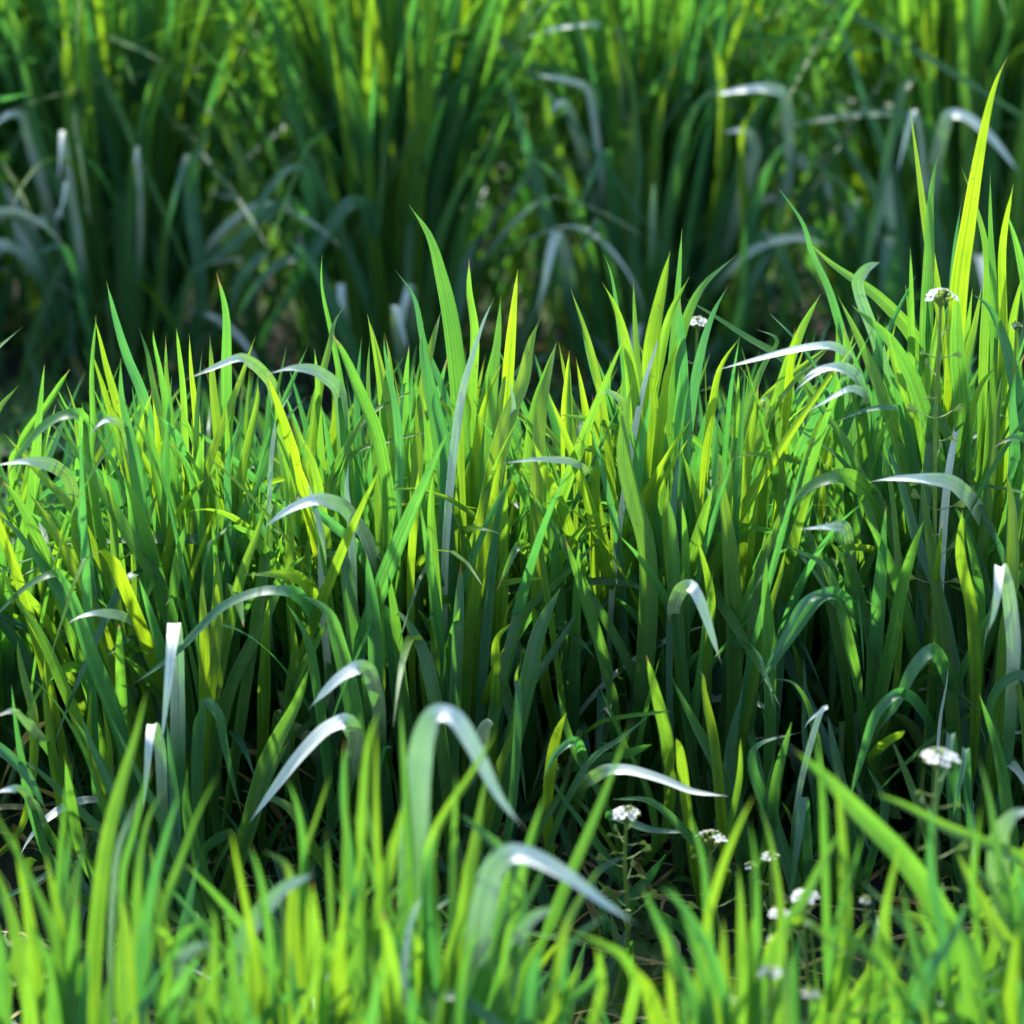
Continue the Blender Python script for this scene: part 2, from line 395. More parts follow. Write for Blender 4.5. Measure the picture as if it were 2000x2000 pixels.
T_('3', 'M', '''
g 100 950,1700 900,1500 850,1350 700,1100 560,870 400,620 330,540 210,440
b 92 760,1400 770,1150 750,900 710,600 655,350 650,130
g 34 480,900 500,500 495,200 520,-100
y 55 680,700 640,430 570,170 535,20 508,-90
g 42 880,500 830,300 790,100 745,-40
g 45 910,550 870,250 830,50 825,-20
g 36 930,500 900,250 893,5
g 40 1000,650 985,300 960,60 950,-30
y 45 1055,750 1060,500 1030,200 1020,0
g 34 1060,520 1075,250 1090,90
y 58 1180,600 1150,300 1135,80 1130,-5
g 60 1220,500 1220,200 1215,-120 1165,-330
y 48 1100,800 1200,500 1290,270 1380,8
g 46 1400,900 1480,400 1530,150 1550,40
b 40 1440,600 1560,300 1660,70
g 42 1750,900 1720,500 1710,250 1695,80
b 42 1850,550 1830,350 1832,240
y 76 1130,1900 1165,1600 1170,1300 1150,1130
b 62 870,1500 890,1000 895,700 925,235
g 62 930,1500 960,1200 1015,990
y 46 1010,1450 1060,1250 1130,1050 1168,930
y 75 1050,1150 1090,850 1150,600 1192,480
g 50 740,1250 800,1000 862,825
y 45 930,1050 1020,880 1125,770
b 62 1200,1500 1280,1050 1400,800 1520,500 1662,335
y 62 1280,900 1340,600 1390,350 1390,225
y 62 1300,1320 1380,1100 1445,890
b 40 1230,1000 1230,700 1270,550 1330,400
y 72 1400,1400 1440,1150 1500,850
d 42 1640,1330 1500,1050 1390,880
g 72 1240,1932 1370,1650 1450,1500 1553,1287
g 50 1590,1900 1690,1700 1790,1520
ga 62 500,1700 430,1400 300,1290 200,1330 100,1400 0,1500 -60,1570
y 82 500,1500 380,1250 250,1000 140,840
g 80 420,2100 350,1932 200,1600 60,1400 15,1285
b 90 600,2000 480,1700 380,1400 280,1230
y 52 180,2050 140,1900 105,1750 92,1640
y 50 480,1100 350,900 250,800 20,540
g 70 260,1250 150,1000 60,850 0,790
b 70 260,1300 150,1150 60,1040 -40,960
y 55 420,1300 400,1000 395,830
g 60 500,1500 470,1150 440,900
g 60 760,1800 600,1300 530,1000 520,720
y 62 640,1500 620,1100 590,750
y 50 840,800 850,560 820,330
y 50 740,700 770,500 822,305
b 30 460,620 440,500 370,420 290,265
y 36 420,560 400,400 350,250
g 45 470,640 460,500 440,370
ga 75 420,880 460,560 430,430 300,450 150,580 20,800
ga 50 100,1000 60,700 150,530 250,400 380,190
y 60 -60,520 0,400 60,330 112,270
g 45 -60,130 0,70 60,20 130,-40
wa 50 680,750 690,560 640,480 560,470 500,520 470,600
wa 62 430,1000 370,780 280,710 130,690 -60,720
wa 44 900,1800 780,1590 650,1520 500,1510 400,1540 345,1585
ba 72 1850,1932 1750,1650 1650,1450 1560,1390 1400,1390 1200,1470 1050,1620 950,1730 690,1915
wa 66 2100,1500 1980,1100 1850,930 1700,895 1550,950 1400,1070
wa 60 1850,600 1830,300 1700,200 1550,190 1420,230
wa 55 1480,300 1390,180 1280,130 1150,190 980,260
ba 60 2280,1800 2050,1400 1930,1150 1750,1000 1610,865
ba 50 1100,1100 1020,740 960,560 860,450
g 50 1060,900 1000,700 900,580
w 60 1740,1400 1730,1100 1700,950 1650,775
w 64 1900,1200 1890,1000 1870,860 1880,680
y 58 1740,1000 1690,720 1570,470
g 50 1560,1150 1560,800 1500,500 1480,330
b 70 1700,1900 1650,1650 1540,1450
g 100 1900,2000 1830,1700 1760,1500 1600,1400
y 60 1560,2000 1590,1700 1560,1500
b 55 480,1300 440,1000 450,800
y 60 1100,1600 1090,1400 1095,1300
w 34 1470,600 1500,450 1590,290
g 80 1880,1400 1840,1200 1710,1220
ya 70 1950,1900 1830,1600 1700,1400 1600,1310 1450,1300 1300,1305
y 50 1560,1200 1580,850 1560,600
g 45 720,1100 700,900 660,740
''')
T_('1', 'M', '''
b 46 580,1700 540,1500 480,1350 440,1220 400,1055
y 40 1200,1500 1245,1300 1265,1210 1307,1147
g 26 1310,1600 1260,1300 1215,1080 1215,952
g 66 1420,1650 1360,1500 1290,1330 1245,1250
g 74 1750,1800 1730,1450 1700,1200 1665,1040 1620,890 1540,768
b 32 1680,1500 1600,1300 1560,1120 1485,1010
g 40 1780,1500 1790,1250 1770,1100 1770,970
w 42 1740,1500 1780,1350 1830,1200 1870,1115
g 44 1860,1450 1880,1250 1890,1110
b 42 1640,1600 1600,1400 1590,1300 1600,1195
y 44 1600,1449 1640,1260 1665,1170
g 30 1530,1500 1535,1400 1545,1300
y 32 1440,1500 1420,1350 1385,1180
g 32 1480,1500 1470,1350 1450,1250
''')
T_('2', 'M', '''
g 38 1220,1650 1030,1360 900,1280 760,1190 635,1115
g 52 1250,1900 1230,1500 1235,1300 1220,1140
y 56 1480,1750 1380,1449 1300,1260 1225,1108
g 62 1640,1600 1520,1280 1380,1120 1200,990 1108,903
b 36 1380,1600 1260,1300 1190,1080 1130,950 1100,850 1050,770 988,688
wa 42 1440,1600 1380,1300 1310,1120 1300,1060 1340,1010 1392,988
g 38 1500,1500 1505,1200 1505,1050 1503,928
y 56 1660,1550 1610,1150 1560,850 1530,620 1498,383
g 56 1560,1500 1565,1200 1575,950 1580,750 1600,620 1622,538
y 76 1660,1500 1690,1050 1720,850 1760,600 1800,400 1830,300 1877,198
b 30 1650,1300 1670,950 1695,760
g 38 1780,1350 1790,950 1740,750 1690,618
g 36 1820,1250 1805,850 1805,645
y 48 1850,1250 1850,920 1893,690
g 52 1960,1250 1910,950 1860,780
y 62 1870,1600 1880,1250 1930,1020
g 46 980,1600 1020,1449 1090,1250 1167,1105
y 40 1040,1500 1060,1320 1100,1208
b 22 1150,1400 1050,1260 1000,1210 960,1172
y 78 520,1600 530,1300 570,1080 598,940
g 38 590,1600 610,1300 625,1100 642,858
y 56 470,1600 430,1300 390,1160 338,1060
g 32 480,1500 465,1250 457,1043
b 26 430,1500 400,1200 370,1020 338,942
y 36 350,1600 290,1300 218,1080
g 46 610,1400 660,1200 720,1080 852,957
b 42 680,1500 720,1300 760,1180 817,1075
y 40 560,1350 600,1180 672,1040
y 72 -20,1600 40,1449 70,1300 105,1198
y 50 110,1560 140,1400 170,1285
g 40 215,1560 215,1449 218,1325
y 45 -10,1350 5,1180 22,1012
y 36 760,1500 790,1380 862,1270
y 42 960,1600 1060,1449 1150,1360 1212,1295
wa 30 1300,1500 1280,1350 1200,1300 1100,1310 900,1360 760,1400
wa 52 1330,1560 1300,1420 1230,1385 1140,1390 1080,1449
b 60 640,1700 640,1400 635,1130
w 34 500,1449 540,1320 565,1240
b 50 1380,1500 1385,1300 1380,1180
g 40 940,1400 1000,1280 915,1240
g 70 1700,1600 1680,1300 1680,1080
y 70 1600,1700 1590,1450 1600,1180
b 60 1860,1300 1790,1150 1720,1100
g 60 1560,1560 1440,1300 1280,1150 
g 60 470,1750 450,1449 420,1250 
g 60 1820,1500 1830,1300 1820,1200
y 45 1700,1400 1740,1250 1775,1070
''')
T_('5', 'M', '''
ga 108 1400,1600 1280,1250 1200,1050 1080,850 1000,785 930,772 800,810 700,890 635,1000
ga 52 1150,1100 1080,880 960,775 800,710 600,665 430,652 345,690
wa 76 1850,1300 1740,1060 1650,900 1540,805 1380,785 1200,785 1090,805
y 84 1540,2000 1500,1650 1450,1300 1400,950 1368,695
y 72 1350,1100 1330,650 1290,450 1265,338
g 82 1600,1200 1560,900 1490,650 1430,450 1400,358
g 84 1580,1200 1600,800 1630,500 1700,280 1805,155
y 92 1850,1500 1870,1100 1860,880 1830,728
g 72 1210,1700 1280,1350 1340,1150 1392,1008
ba 92 2010,900 2000,640 1900,555 1800,590 1740,650
y 78 400,1200 430,750 480,450 502,248
y 92 370,1600 340,1100 300,800 290,640
b 48 270,850 260,500 247,312
y 52 260,1300 180,950 120,740 88,640
g 62 380,1800 480,1350 600,1050 700,850 820,450
y 40 820,1100 860,800 930,550 1012,308
g 62 1150,900 1050,750 950,560 830,400 713,238
g 50 1050,850 940,680 760,550 600,430
y 42 500,400 600,290 750,170 905,55
wa 62 200,1932 60,1600 40,1480 80,1385 140,1362 190,1450 240,1600 303,1792
ba 84 1400,2050 1290,1850 1150,1650 1000,1480 900,1400 820,1430 700,1600 600,1750 490,1922
ba 52 1000,1700 920,1450 830,1405 740,1450 640,1640 500,1880
wf 100 1880,1700,.05 1850,1400,.03 1805,1240,0 1800,1290,-.01 1790,1400,-.02 1770,1520,-.02 1730,1640,-.02
g 50 620,700 605,500 595,245
g 36 380,560 390,350 393,195
b 40 330,500 350,300 400,15
y 60 640,250 680,80 700,-40
g 56 930,560 925,300 925,0
g 80 1080,700 1050,400 980,100 960,-60
y 60 1300,400 1230,150 1180,-60
b 60 1420,600 1440,400 1395,355
w 56 1520,800 1560,560 1625,235
g 66 1560,700 1500,500 1345,125
b 50 1300,600 1190,480 1085,372
y 62 1770,600 1800,350 1830,160
b 72 1880,600 1870,350 1890,190
wa 60 930,450 960,250 890,180 800,220 680,330
wa 44 1050,500 1080,330 980,300 860,370 740,440
ba 60 1260,560 1250,400 1150,400 1030,430 880,500
wa 40 560,560 545,380 520,360 505,400
y 70 1650,1500 1590,1200 1600,950
b 50 1760,1500 1640,1100 1540,900
d 50 1850,1300 1700,950 1620,760
g 50 1000,1250 870,1000 860,940
b 66 1500,1500 1350,1100 1250,750 1170,570
ya 44 1150,1400 1180,1200 1080,1160 910,1155
g 60 960,1550 850,1250 720,1180 610,1130
g 60 1000,1300 860,1090 
wa 60 1000,1250 970,1050 880,1045 700,1060
b 70 640,1200 640,950 690,830
g 60 900,1500 780,1100 720,970
g 70 560,1700 540,1400 545,1200
y 50 560,1500 620,1300 650,1150
b 44 720,1650 650,1000 580,750
y 60 230,1600 240,1400 170,1100
g 70 50,1400 30,1000 0,850
b 40 130,900 100,600 130,420
g 80 480,1600 480,1400 640,960
g 55 1110,1750 1100,1600 1040,1480 1020,1240
y 36 1190,700 1160,640 1140,560
y 46 1910,1000 1930,760 1932,400
g 60 1700,1500 1670,1250 1610,1030
''')
T_('6', 'M', '''
wf 108 960,1100,.05 955,-50,.03 940,-245,.005 930,-150,-.02 905,100,-.035 885,300,-.04 865,455,-.045
wf 82 880,900,.05 865,450,.03 822,300,.0 806,400,-.02 790,600,-.025 768,802,-.03
b 70 1060,700 1080,300 1110,195 1170,250 1210,420 1250,600 1308,815
wa 78 1700,1100 1850,700 1920,400 1860,292 1750,340 1600,500 1480,660 1340,852
wa 72 2060,700 2040,200 1990,20 1920,10 1830,60 1740,150 1660,240
g 84 700,1300 600,900 420,400 260,150 150,50
g 72 900,1100 560,900 380,740 250,610 130,520 20,505
b 72 780,1100 650,800 500,450 430,250
g 90 1050,1300 900,900 700,500 560,200
d 60 300,1100 180,800 100,400 60,100
g 62 440,1000 380,700 350,500
y 66 620,1000 560,700 490,500 490,100
b 40 200,1160 300,1100 400,1060 520,1040
d 60 1350,900 1450,600 1560,400
g 100 1330,900 1450,500 1600,200 1670,0
g 60 1700,1000 1550,760 1300,670
b 60 950,1000 940,700 900,300
g 70 1130,1250 1010,800 1010,540
y 60 380,900 250,200 240,-60
y 50 590,900 590,450 550,200
b 56 1240,900 1100,1000 1180,1250
g 60 700,1000 640,700 520,480 380,260
wa 60 260,900 170,720 80,660 -60,690
wa 55 300,500 140,290 60,240 -60,290
b 70 -60,420 120,560 260,800
''')
T_('7', 'M', '''
y 54 870,700 900,550 980,350 1000,180 990,60 1005,-20
ga 26 1280,700 1350,370 1450,300 1600,270 1830,245
ga 50 1000,800 1200,590 1400,510 1600,470 1722,425
wa 60 1300,800 1350,640 1480,560 1600,560 1800,620 1932,680 2140,705
b 40 1230,800 1400,500 1540,400 1730,250
g 70 1700,700 1560,400 1430,100
y 62 1160,700 1200,400 1260,250
g 50 1450,700 1300,450 1210,130
ba 60 1400,800 1350,500 1300,400 1200,470 1130,620
b 60 1380,900 1200,650 1180,590
ba 70 1600,900 1500,800 1700,890 1932,900
d 60 1900,900 1700,730 1500,720
b 40 220,700 280,450 330,440
g 75 1800,400 1740,150 1690,-60
y 60 1900,700 1870,450 1850,390
y 30 1400,820 1300,700 1280,690
b 60 1500,1300 1650,1200 1800,1010
g 60 1100,900 1220,700 1250,620
b 60 1450,1300 1400,1150 1550,1040 1620,1040
''')
T_('8', 'M', '''
ba 80 1620,900 1560,200 1500,0 1430,-90 1340,0 1250,200 1150,352
ba 62 1480,800 1420,300 1330,170 1240,150 1130,260 1060,480 988,742
g 60 900,1100 840,620 800,330 760,190 680,90 550,68
b 34 800,700 750,400 750,60 740,-60
w 46 760,500 850,230 870,225 780,290 740,350
b 60 2100,500 1990,150 1920,50 1870,60 1780,140 1745,260 1790,400 1760,570
bf 92 1560,900,.05 1550,600,.03 1540,345,0 1530,450,-.01 1490,620,-.02 1470,760,-.02
bf 60 1640,900,.05 1625,600,.03 1618,428,0 1600,560,-.01 1570,700,-.02 1550,835,-.02
bf 74 780,1200,.05 760,900,.03 742,688,0 725,850,-.01 700,1050,-.02 663,1322,-.02
y 60 300,800 260,400 210,150 195,40 150,15
g 84 400,1000 300,600 150,300 30,60
b 70 420,900 340,560 420,100
g 60 1000,900 900,400 870,250
y 62 1400,900 1300,600 1200,360
g 70 560,900 600,600 680,300
y 50 600,900 560,650 590,480
w 30 1460,700 1480,300 1520,60 1520,-20
d 70 1850,900 1800,500 1690,150
ya 60 1200,700 1100,500 1200,400 1290,350
d 80 700,1200 600,900 480,450 760,350
g 55 1120,1000 1180,750 1080,530
b 46 1000,1000 1050,700 990,560
g 60 1870,900 1830,650 1800,560
y 52 2010,900 1960,600 1930,300 1890,50 1858,-230
g 48 340,900 400,600 405,390
''')
T_('6', 'F', '''
y 120 440,2300 380,1932 300,1500 180,1200 80,1000 0,850 -70,710
g 90 220,2100 130,1700 60,1350 -40,1050
y 84 240,2100 200,1700 150,1300 68,875
g 52 320,1800 310,1500 320,1200 350,800 380,500
g 36 330,1500 345,1200 392,828
g 56 390,1700 400,1400 430,1080 466,868
y 92 480,2200 500,1700 530,1300 580,930 650,650 740,350 792,125
g 42 640,1900 650,1500 665,1100 720,900 780,650 832,518
w 36 600,1400 640,980 700,820 762,670
g 52 740,1500 750,1050 820,780 908,630
b 76 740,2000 760,1600 820,1200 900,900 976,655
g 78 760,2000 800,1600 880,1320 980,1050 1070,800 1184,570
y 50 720,1900 690,1500 650,1250 608,1118
y 52 1420,1900 1370,1500 1300,1150 1243,880
g 42 1480,1800 1440,1350 1400,1130 1345,958
y 96 1620,2200 1600,1800 1580,1400 1570,1150 1530,1060 1400,990
y 52 1640,1900 1640,1400 1650,1000 1700,850 1782,578
b 52 1930,1900 1900,1400 1880,1000 1850,700 1856,388
g 36 1790,1600 1780,1250 1757,880
g 44 1610,1500 1640,1100 1620,850 1590,720 1543,600
wa 84 1240,1900 1300,1500 1420,1320 1540,1190 1700,1120
y 84 1060,2000 1080,1800 1120,1570
y 60 1150,1900 1160,1500 1150,1350 1100,1262
g 44 1260,1900 1250,1500 1200,1300 1170,1290
ya 34 950,1800 920,1480 840,1410 760,1410 680,1450
ga 56 860,1900 950,1500 1050,1400 1180,1380
b 70 1000,2000 920,1850 1100,1520
b 60 760,1900 830,1700 820,1520
y 100 1900,2200 1830,1700 1870,1200
g 90 1740,2100 1700,1500 1680,1150
g 90 420,2000 400,1500 420,1250
g 80 60,2300 30,1900 0,1500 -60,1300
y 80 190,2200 160,1900 150,1550
y 70 300,2200 290,1950 270,1640
b 60 480,2200 450,1950 480,1500
g 70 620,2200 560,1900 600,1650
y 60 700,2200 650,1850 640,1350
g 60 980,2200 900,1900 950,1470
y 56 1100,2100 1000,1900 1060,1620
g 50 1330,2200 1330,1700 1320,1350
y 70 1500,2200 1480,1800 1440,1450 1380,1200
b 60 1700,2200 1600,1850 1560,1500
g 60 1350,2100 1270,1700 1190,1450
wa 60 1000,1800 960,1600 1040,1520 1120,1500
''')
T_('7', 'F', '''
wa 132 430,2200 430,1500 440,1000 455,650 490,380 560,250 650,265 740,400 820,560 900,720 1042,892
y 76 180,2100 150,1600 150,1100 165,700 195,400 262,212
g 52 90,1800 70,1300 72,800 62,385
y 44 280,1700 250,1200 235,800 232,300
g 52 420,1300 400,800 375,400 362,165
y 84 230,1700 240,1380 300,1080 360,860 380,738
y 62 520,1300 540,950 620,780 740,600 884,345
y 84 660,1800 720,1250 780,900 830,620 870,500
g 48 640,1600 650,1000 668,578
g 92 740,2000 900,1400 1000,1150 980,1080 850,940 750,850 655,780
wa 112 720,2300 760,1700 800,1350 860,1100 960,1005 1080,1030 1250,1120 1450,1270 1645,1400
g 72 900,2000 960,1500 1050,1000 1146,680
g 84 850,2200 1000,1750 1150,1450 1250,1200 1400,850 1500,600 1612,288
g 52 960,1700 1020,1350 1100,1180 1167,1020
wa 62 960,1700 1000,1450 1080,1350 1195,1300
g 84 820,2200 860,1932 950,1700 1092,1440
b 92 470,2200 430,1900 370,1600 288,1378
ya 60 1550,2100 1640,1700 1560,1560 1450,1500 1290,1430
y 62 1120,2100 1180,1930 1270,1750 1345,1590
y 112 1800,2300 1760,2000 1700,1750 1615,1610
g 84 2050,2200 1980,1900 1850,1600 1760,1400 1660,1175
b 62 2120,1900 2050,1600 1880,1300 1748,1178
y 84 10,2200 20,1850 50,1500 62,1188
g 60 120,2200 130,1850 150,1500 160,1195
y 60 340,2100 300,1700 280,1500
g 70 560,2100 500,1700 490,1300 495,900
b 80 560,1900 520,1500 510,1100 570,850
w 50 380,1900 400,1500 440,1320 500,1225
y 70 560,2200 600,1700 700,1300 710,1030
g 60 640,2200 680,1800 780,1360
g 60 1180,2200 1200,1900 1400,1700 1470,1500
y 60 1300,2200 1450,1750 1420,1500
y 56 560,1932 610,1750 660,1690
g 90 900,2300 1020,2000 1250,1650
y 70 420,2200 380,2000 390,1850
g 70 260,2200 230,1900 200,1500
y 80 120,2300 100,2000 110,1750
b 50 1240,1900 1290,1500 1500,1330
y 50 1200,1700 1260,1400 1340,1250 1460,1060
b 90 1000,2100 1080,1700 1130,1510
''')
T_('8', 'F', '''
g 46 260,1900 230,1400 200,1050 160,900 120,765
y 52 180,1900 200,1500 300,1100 400,850 482,690
y 52 650,1900 630,1500 590,1100 530,820 478,700
g 42 500,1800 490,1400 480,1050 450,820
y 66 420,2000 410,1500 400,1200 388,1065
ga 132 1700,1900 1550,1450 1400,1200 1250,1000 1050,800 850,590 688,448
ga 80 2080,1400 1950,1060 1700,950 1500,870 1300,760 1115,680
wa 110 1900,1700 1830,1300 1790,1100 1800,900 1880,795 2000,780
g 46 880,1700 860,1100 840,650 815,350
y 64 960,1800 970,1300 950,900 918,548
y 84 450,2200 520,1700 660,1400 750,1250 850,1050 992,815
g 52 890,1700 930,1400 1000,1150 1072,878
y 92 1700,2200 1600,1932 1400,1550 1250,1350 1130,1230 1033,1138
y 92 780,2200 850,1932 950,1650 1050,1450 1112,1348
g 30 1300,2000 1240,1800 1160,1560 1080,1425
y 84 2020,2000 1900,1600 1750,1350 1640,1150 1560,980
g 62 1880,1600 1800,1100 1740,700 1680,468
g 72 1650,1932 1600,1550 1540,1400 1470,1280
y 104 1860,2300 1860,1932 1880,1600 1900,1400
y 104 180,2300 180,1932 190,1600 202,1365
y 84 300,2200 300,1800 310,1500 310,1345
y 104 500,2300 480,1932 470,1500 490,1290
b 84 700,2200 690,1932 700,1600 735,1395
g 60 260,2000 150,1500 60,1250 -10,1150
b 84 1350,1900 1420,1650 1550,1450 1642,1240
y 70 60,2200 30,1850 0,1500 -30,1400
g 70 150,2200 100,1900 80,1650 -20,1320
g 60 640,2200 600,1900 620,1500 600,1300
y 80 930,2300 900,2000 1000,1700
g 60 1250,1900 1180,1400 1280,900
g 70 1200,2300 1150,1950 1200,1700
y 60 1500,2300 1520,2000 1560,1800
g 80 1980,2000 1900,1700 1880,1300 1760,950
b 46 2000,1600 1940,1300 1860,1000
g 46 1700,1800 1650,1500 1560,1350
g 50 1430,1900 1330,1500 1265,1150
y 60 640,2200 650,1700 640,1500
ya 40 560,1500 760,1360 930,1540 1100,1560
g 60 1850,1400 1720,1150 1610,1000
y 60 1500,2200 1400,1900 1360,1750
g 60 1040,2300 1100,2000 1240,1720
g 46 1690,1500 1660,1150 1700,750
b 50 1500,1500 1430,1100 1440,700
''')
T_('1', 'B', '''
g 46 1150,1050 1000,720 900,560 780,420 620,260 480,130
g 46 1100,900 1050,640 940,400 850,280 740,150
ba 56 1230,1150 1190,850 1140,625 1080,640 1000,740 930,880 855,1000
ba 62 1200,1150 1160,850 1100,755 1020,800 900,900 800,985 692,1048
ba 74 1420,1300 1420,1050 1390,780 1320,765 1230,880 1150,1000 1072,1138
wf 46 300,1000,.05 265,700,.03 235,478,0 228,580,-.02 222,700,-.03
wf 52 320,1100,.04 290,850,.02 248,675,-.02 240,760,-.03 205,848,-.04
wf 36 530,900,.03 520,535,0 505,640,-.02
bf 62 760,1100,.04 735,720,.02 715,565,0 690,640,-.02 650,780,-.03 618,925,-.03
wa 44 200,850 130,600 90,440 30,430 -40,490
b 38 320,1200 230,930 150,950 60,990
ba 50 800,1300 900,1080 980,960 1000,955 900,1050 870,1180
ba 50 980,1300 1130,1050 1130,965 1040,1000 950,1100 880,1230
wf 52 1320,1350,.04 1300,1200,.02 1285,1060,0 1285,1140,-.01 1300,1300,-.02
wf 60 1520,1400,.04 1500,1250,.02 1490,1145,0 1510,1220,-.01 1540,1330,-.02
wf 50 1560,1400,.04 1560,1200,.02 1550,1065,0 1525,1140,-.01 1500,1330,-.02
g 60 330,1200 260,800 150,550 70,200 10,-40
g 60 420,1200 350,800 330,400 400,100
y 56 520,1200 540,800 580,400 640,100
g 56 480,1100 500,700 560,350 620,200
y 44 600,1100 640,800 720,600 930,140
y 40 260,500 210,160 110,120
y 60 900,600 780,420 740,480 620,470
b 60 760,1100 720,700 800,460 
y 70 1330,1150 1290,900 1240,600 1210,440
g 70 1350,1200 1280,900 1150,550 1060,200 1000,-60
g 70 1420,1200 1380,800 1320,400 1300,0
y 74 1500,1200 1480,800 1450,300 1400,-100
y 90 1560,1200 1580,700 1620,250 1650,-120
g 60 1600,1200 1650,700 1760,350 1850,50
g 66 1480,1200 1550,800 1600,500 1720,150
b 60 1400,1200 1250,800 1120,500 1050,350
g 60 1680,1200 1740,900 1850,600 1932,400
b 56 1720,1200 1760,1000 1800,880
y 60 1450,1250 1410,900 1390,600 1400,400
y 80 1520,1200 1520,800 1560,400 1530,0
d 60 1300,1250 1180,1000 1080,900 
g 60 1600,1260 1660,900 1780,620 1900,480
''')
T_('2', 'B', '''
bf 56 400,1000,.04 380,700,.02 355,550,0 310,650,-.01 230,840,-.02
wf 78 240,1300,.04 220,1050,.02 175,860,0 145,950,-.02 120,1080,-.03 88,1195,-.03
bf 62 400,1200,.04 370,1000,.02 325,815,0 290,900,-.01 240,965,-.02
ba 44 1680,1000 1630,700 1570,480 1480,425 1300,430 1150,455 1018,480
wa 50 1580,900 1600,600 1650,425 1720,440 1820,530 1915,655
wf 62 1440,1200,.04 1430,850,.02 1408,622,0 1395,750,-.02 1372,925,-.03
bf 92 1450,1300,.04 1440,1050,.02 1425,878,0 1410,980,-.02 1385,1180,-.03
bf 70 1340,1300,.04 1330,950,.02 1310,730,0 1280,830,-.02 1225,940,-.03
ba 56 880,1300 910,1000 940,885 985,890 1030,980 1110,1175
ba 52 1250,1150 1220,950 1150,865 1020,900 920,1030 860,1200
wf 36 1560,800,.03 1545,560,.02 1520,400,0 1490,500,-.01 1450,672,-.02
g 60 1350,1100 1270,725 1160,630 1060,530
b 66 250,1200 140,850 40,500 -40,250
g 70 300,1200 260,850 150,500 80,100
y 76 380,1200 380,700 390,300 360,-100
y 60 420,1100 430,700 460,400 420,150
y 66 520,1100 530,700 560,400 620,230
g 60 560,1200 600,750 700,400 860,250
b 56 620,1200 680,800 760,450 850,300
d 44 700,1100 850,650 950,350 1050,60
b 62 860,1200 900,850 960,650 1050,500
y 62 760,900 800,450 780,250 730,100
g 60 1200,900 1100,500 960,250 900,0
g 60 1250,900 1200,500 1120,200 1080,-60
b 66 1500,1100 1440,700 1300,300 1200,-60
g 70 1580,1100 1550,600 1450,200 1400,-80
y 70 1620,1100 1620,600 1560,200 1560,-60
g 70 1700,1100 1720,600 1700,200 1740,-60
b 80 1780,1100 1800,600 1850,200 1900,-60
g 70 1860,1100 1900,700 1960,300 2010,-50
d 70 1650,1150 1600,850 1480,500 1420,340
b 60 1480,1100 1400,800 1250,550 1000,260
g 60 480,1200 460,900 480,600 460,400
g 50 1040,1100 1000,900 1010,750
y 50 880,900 870,500 950,350
g 60 330,1200 280,900 200,700 0,550
wa 30 420,300 400,120 300,90 150,110 30,150
wa 30 330,600 290,330 200,300 80,280
wa 40 300,700 200,380 170,390 130,460
wa 50 820,900 920,560 880,490 790,500
wa 46 1050,650 1030,350 930,330 740,360
''')

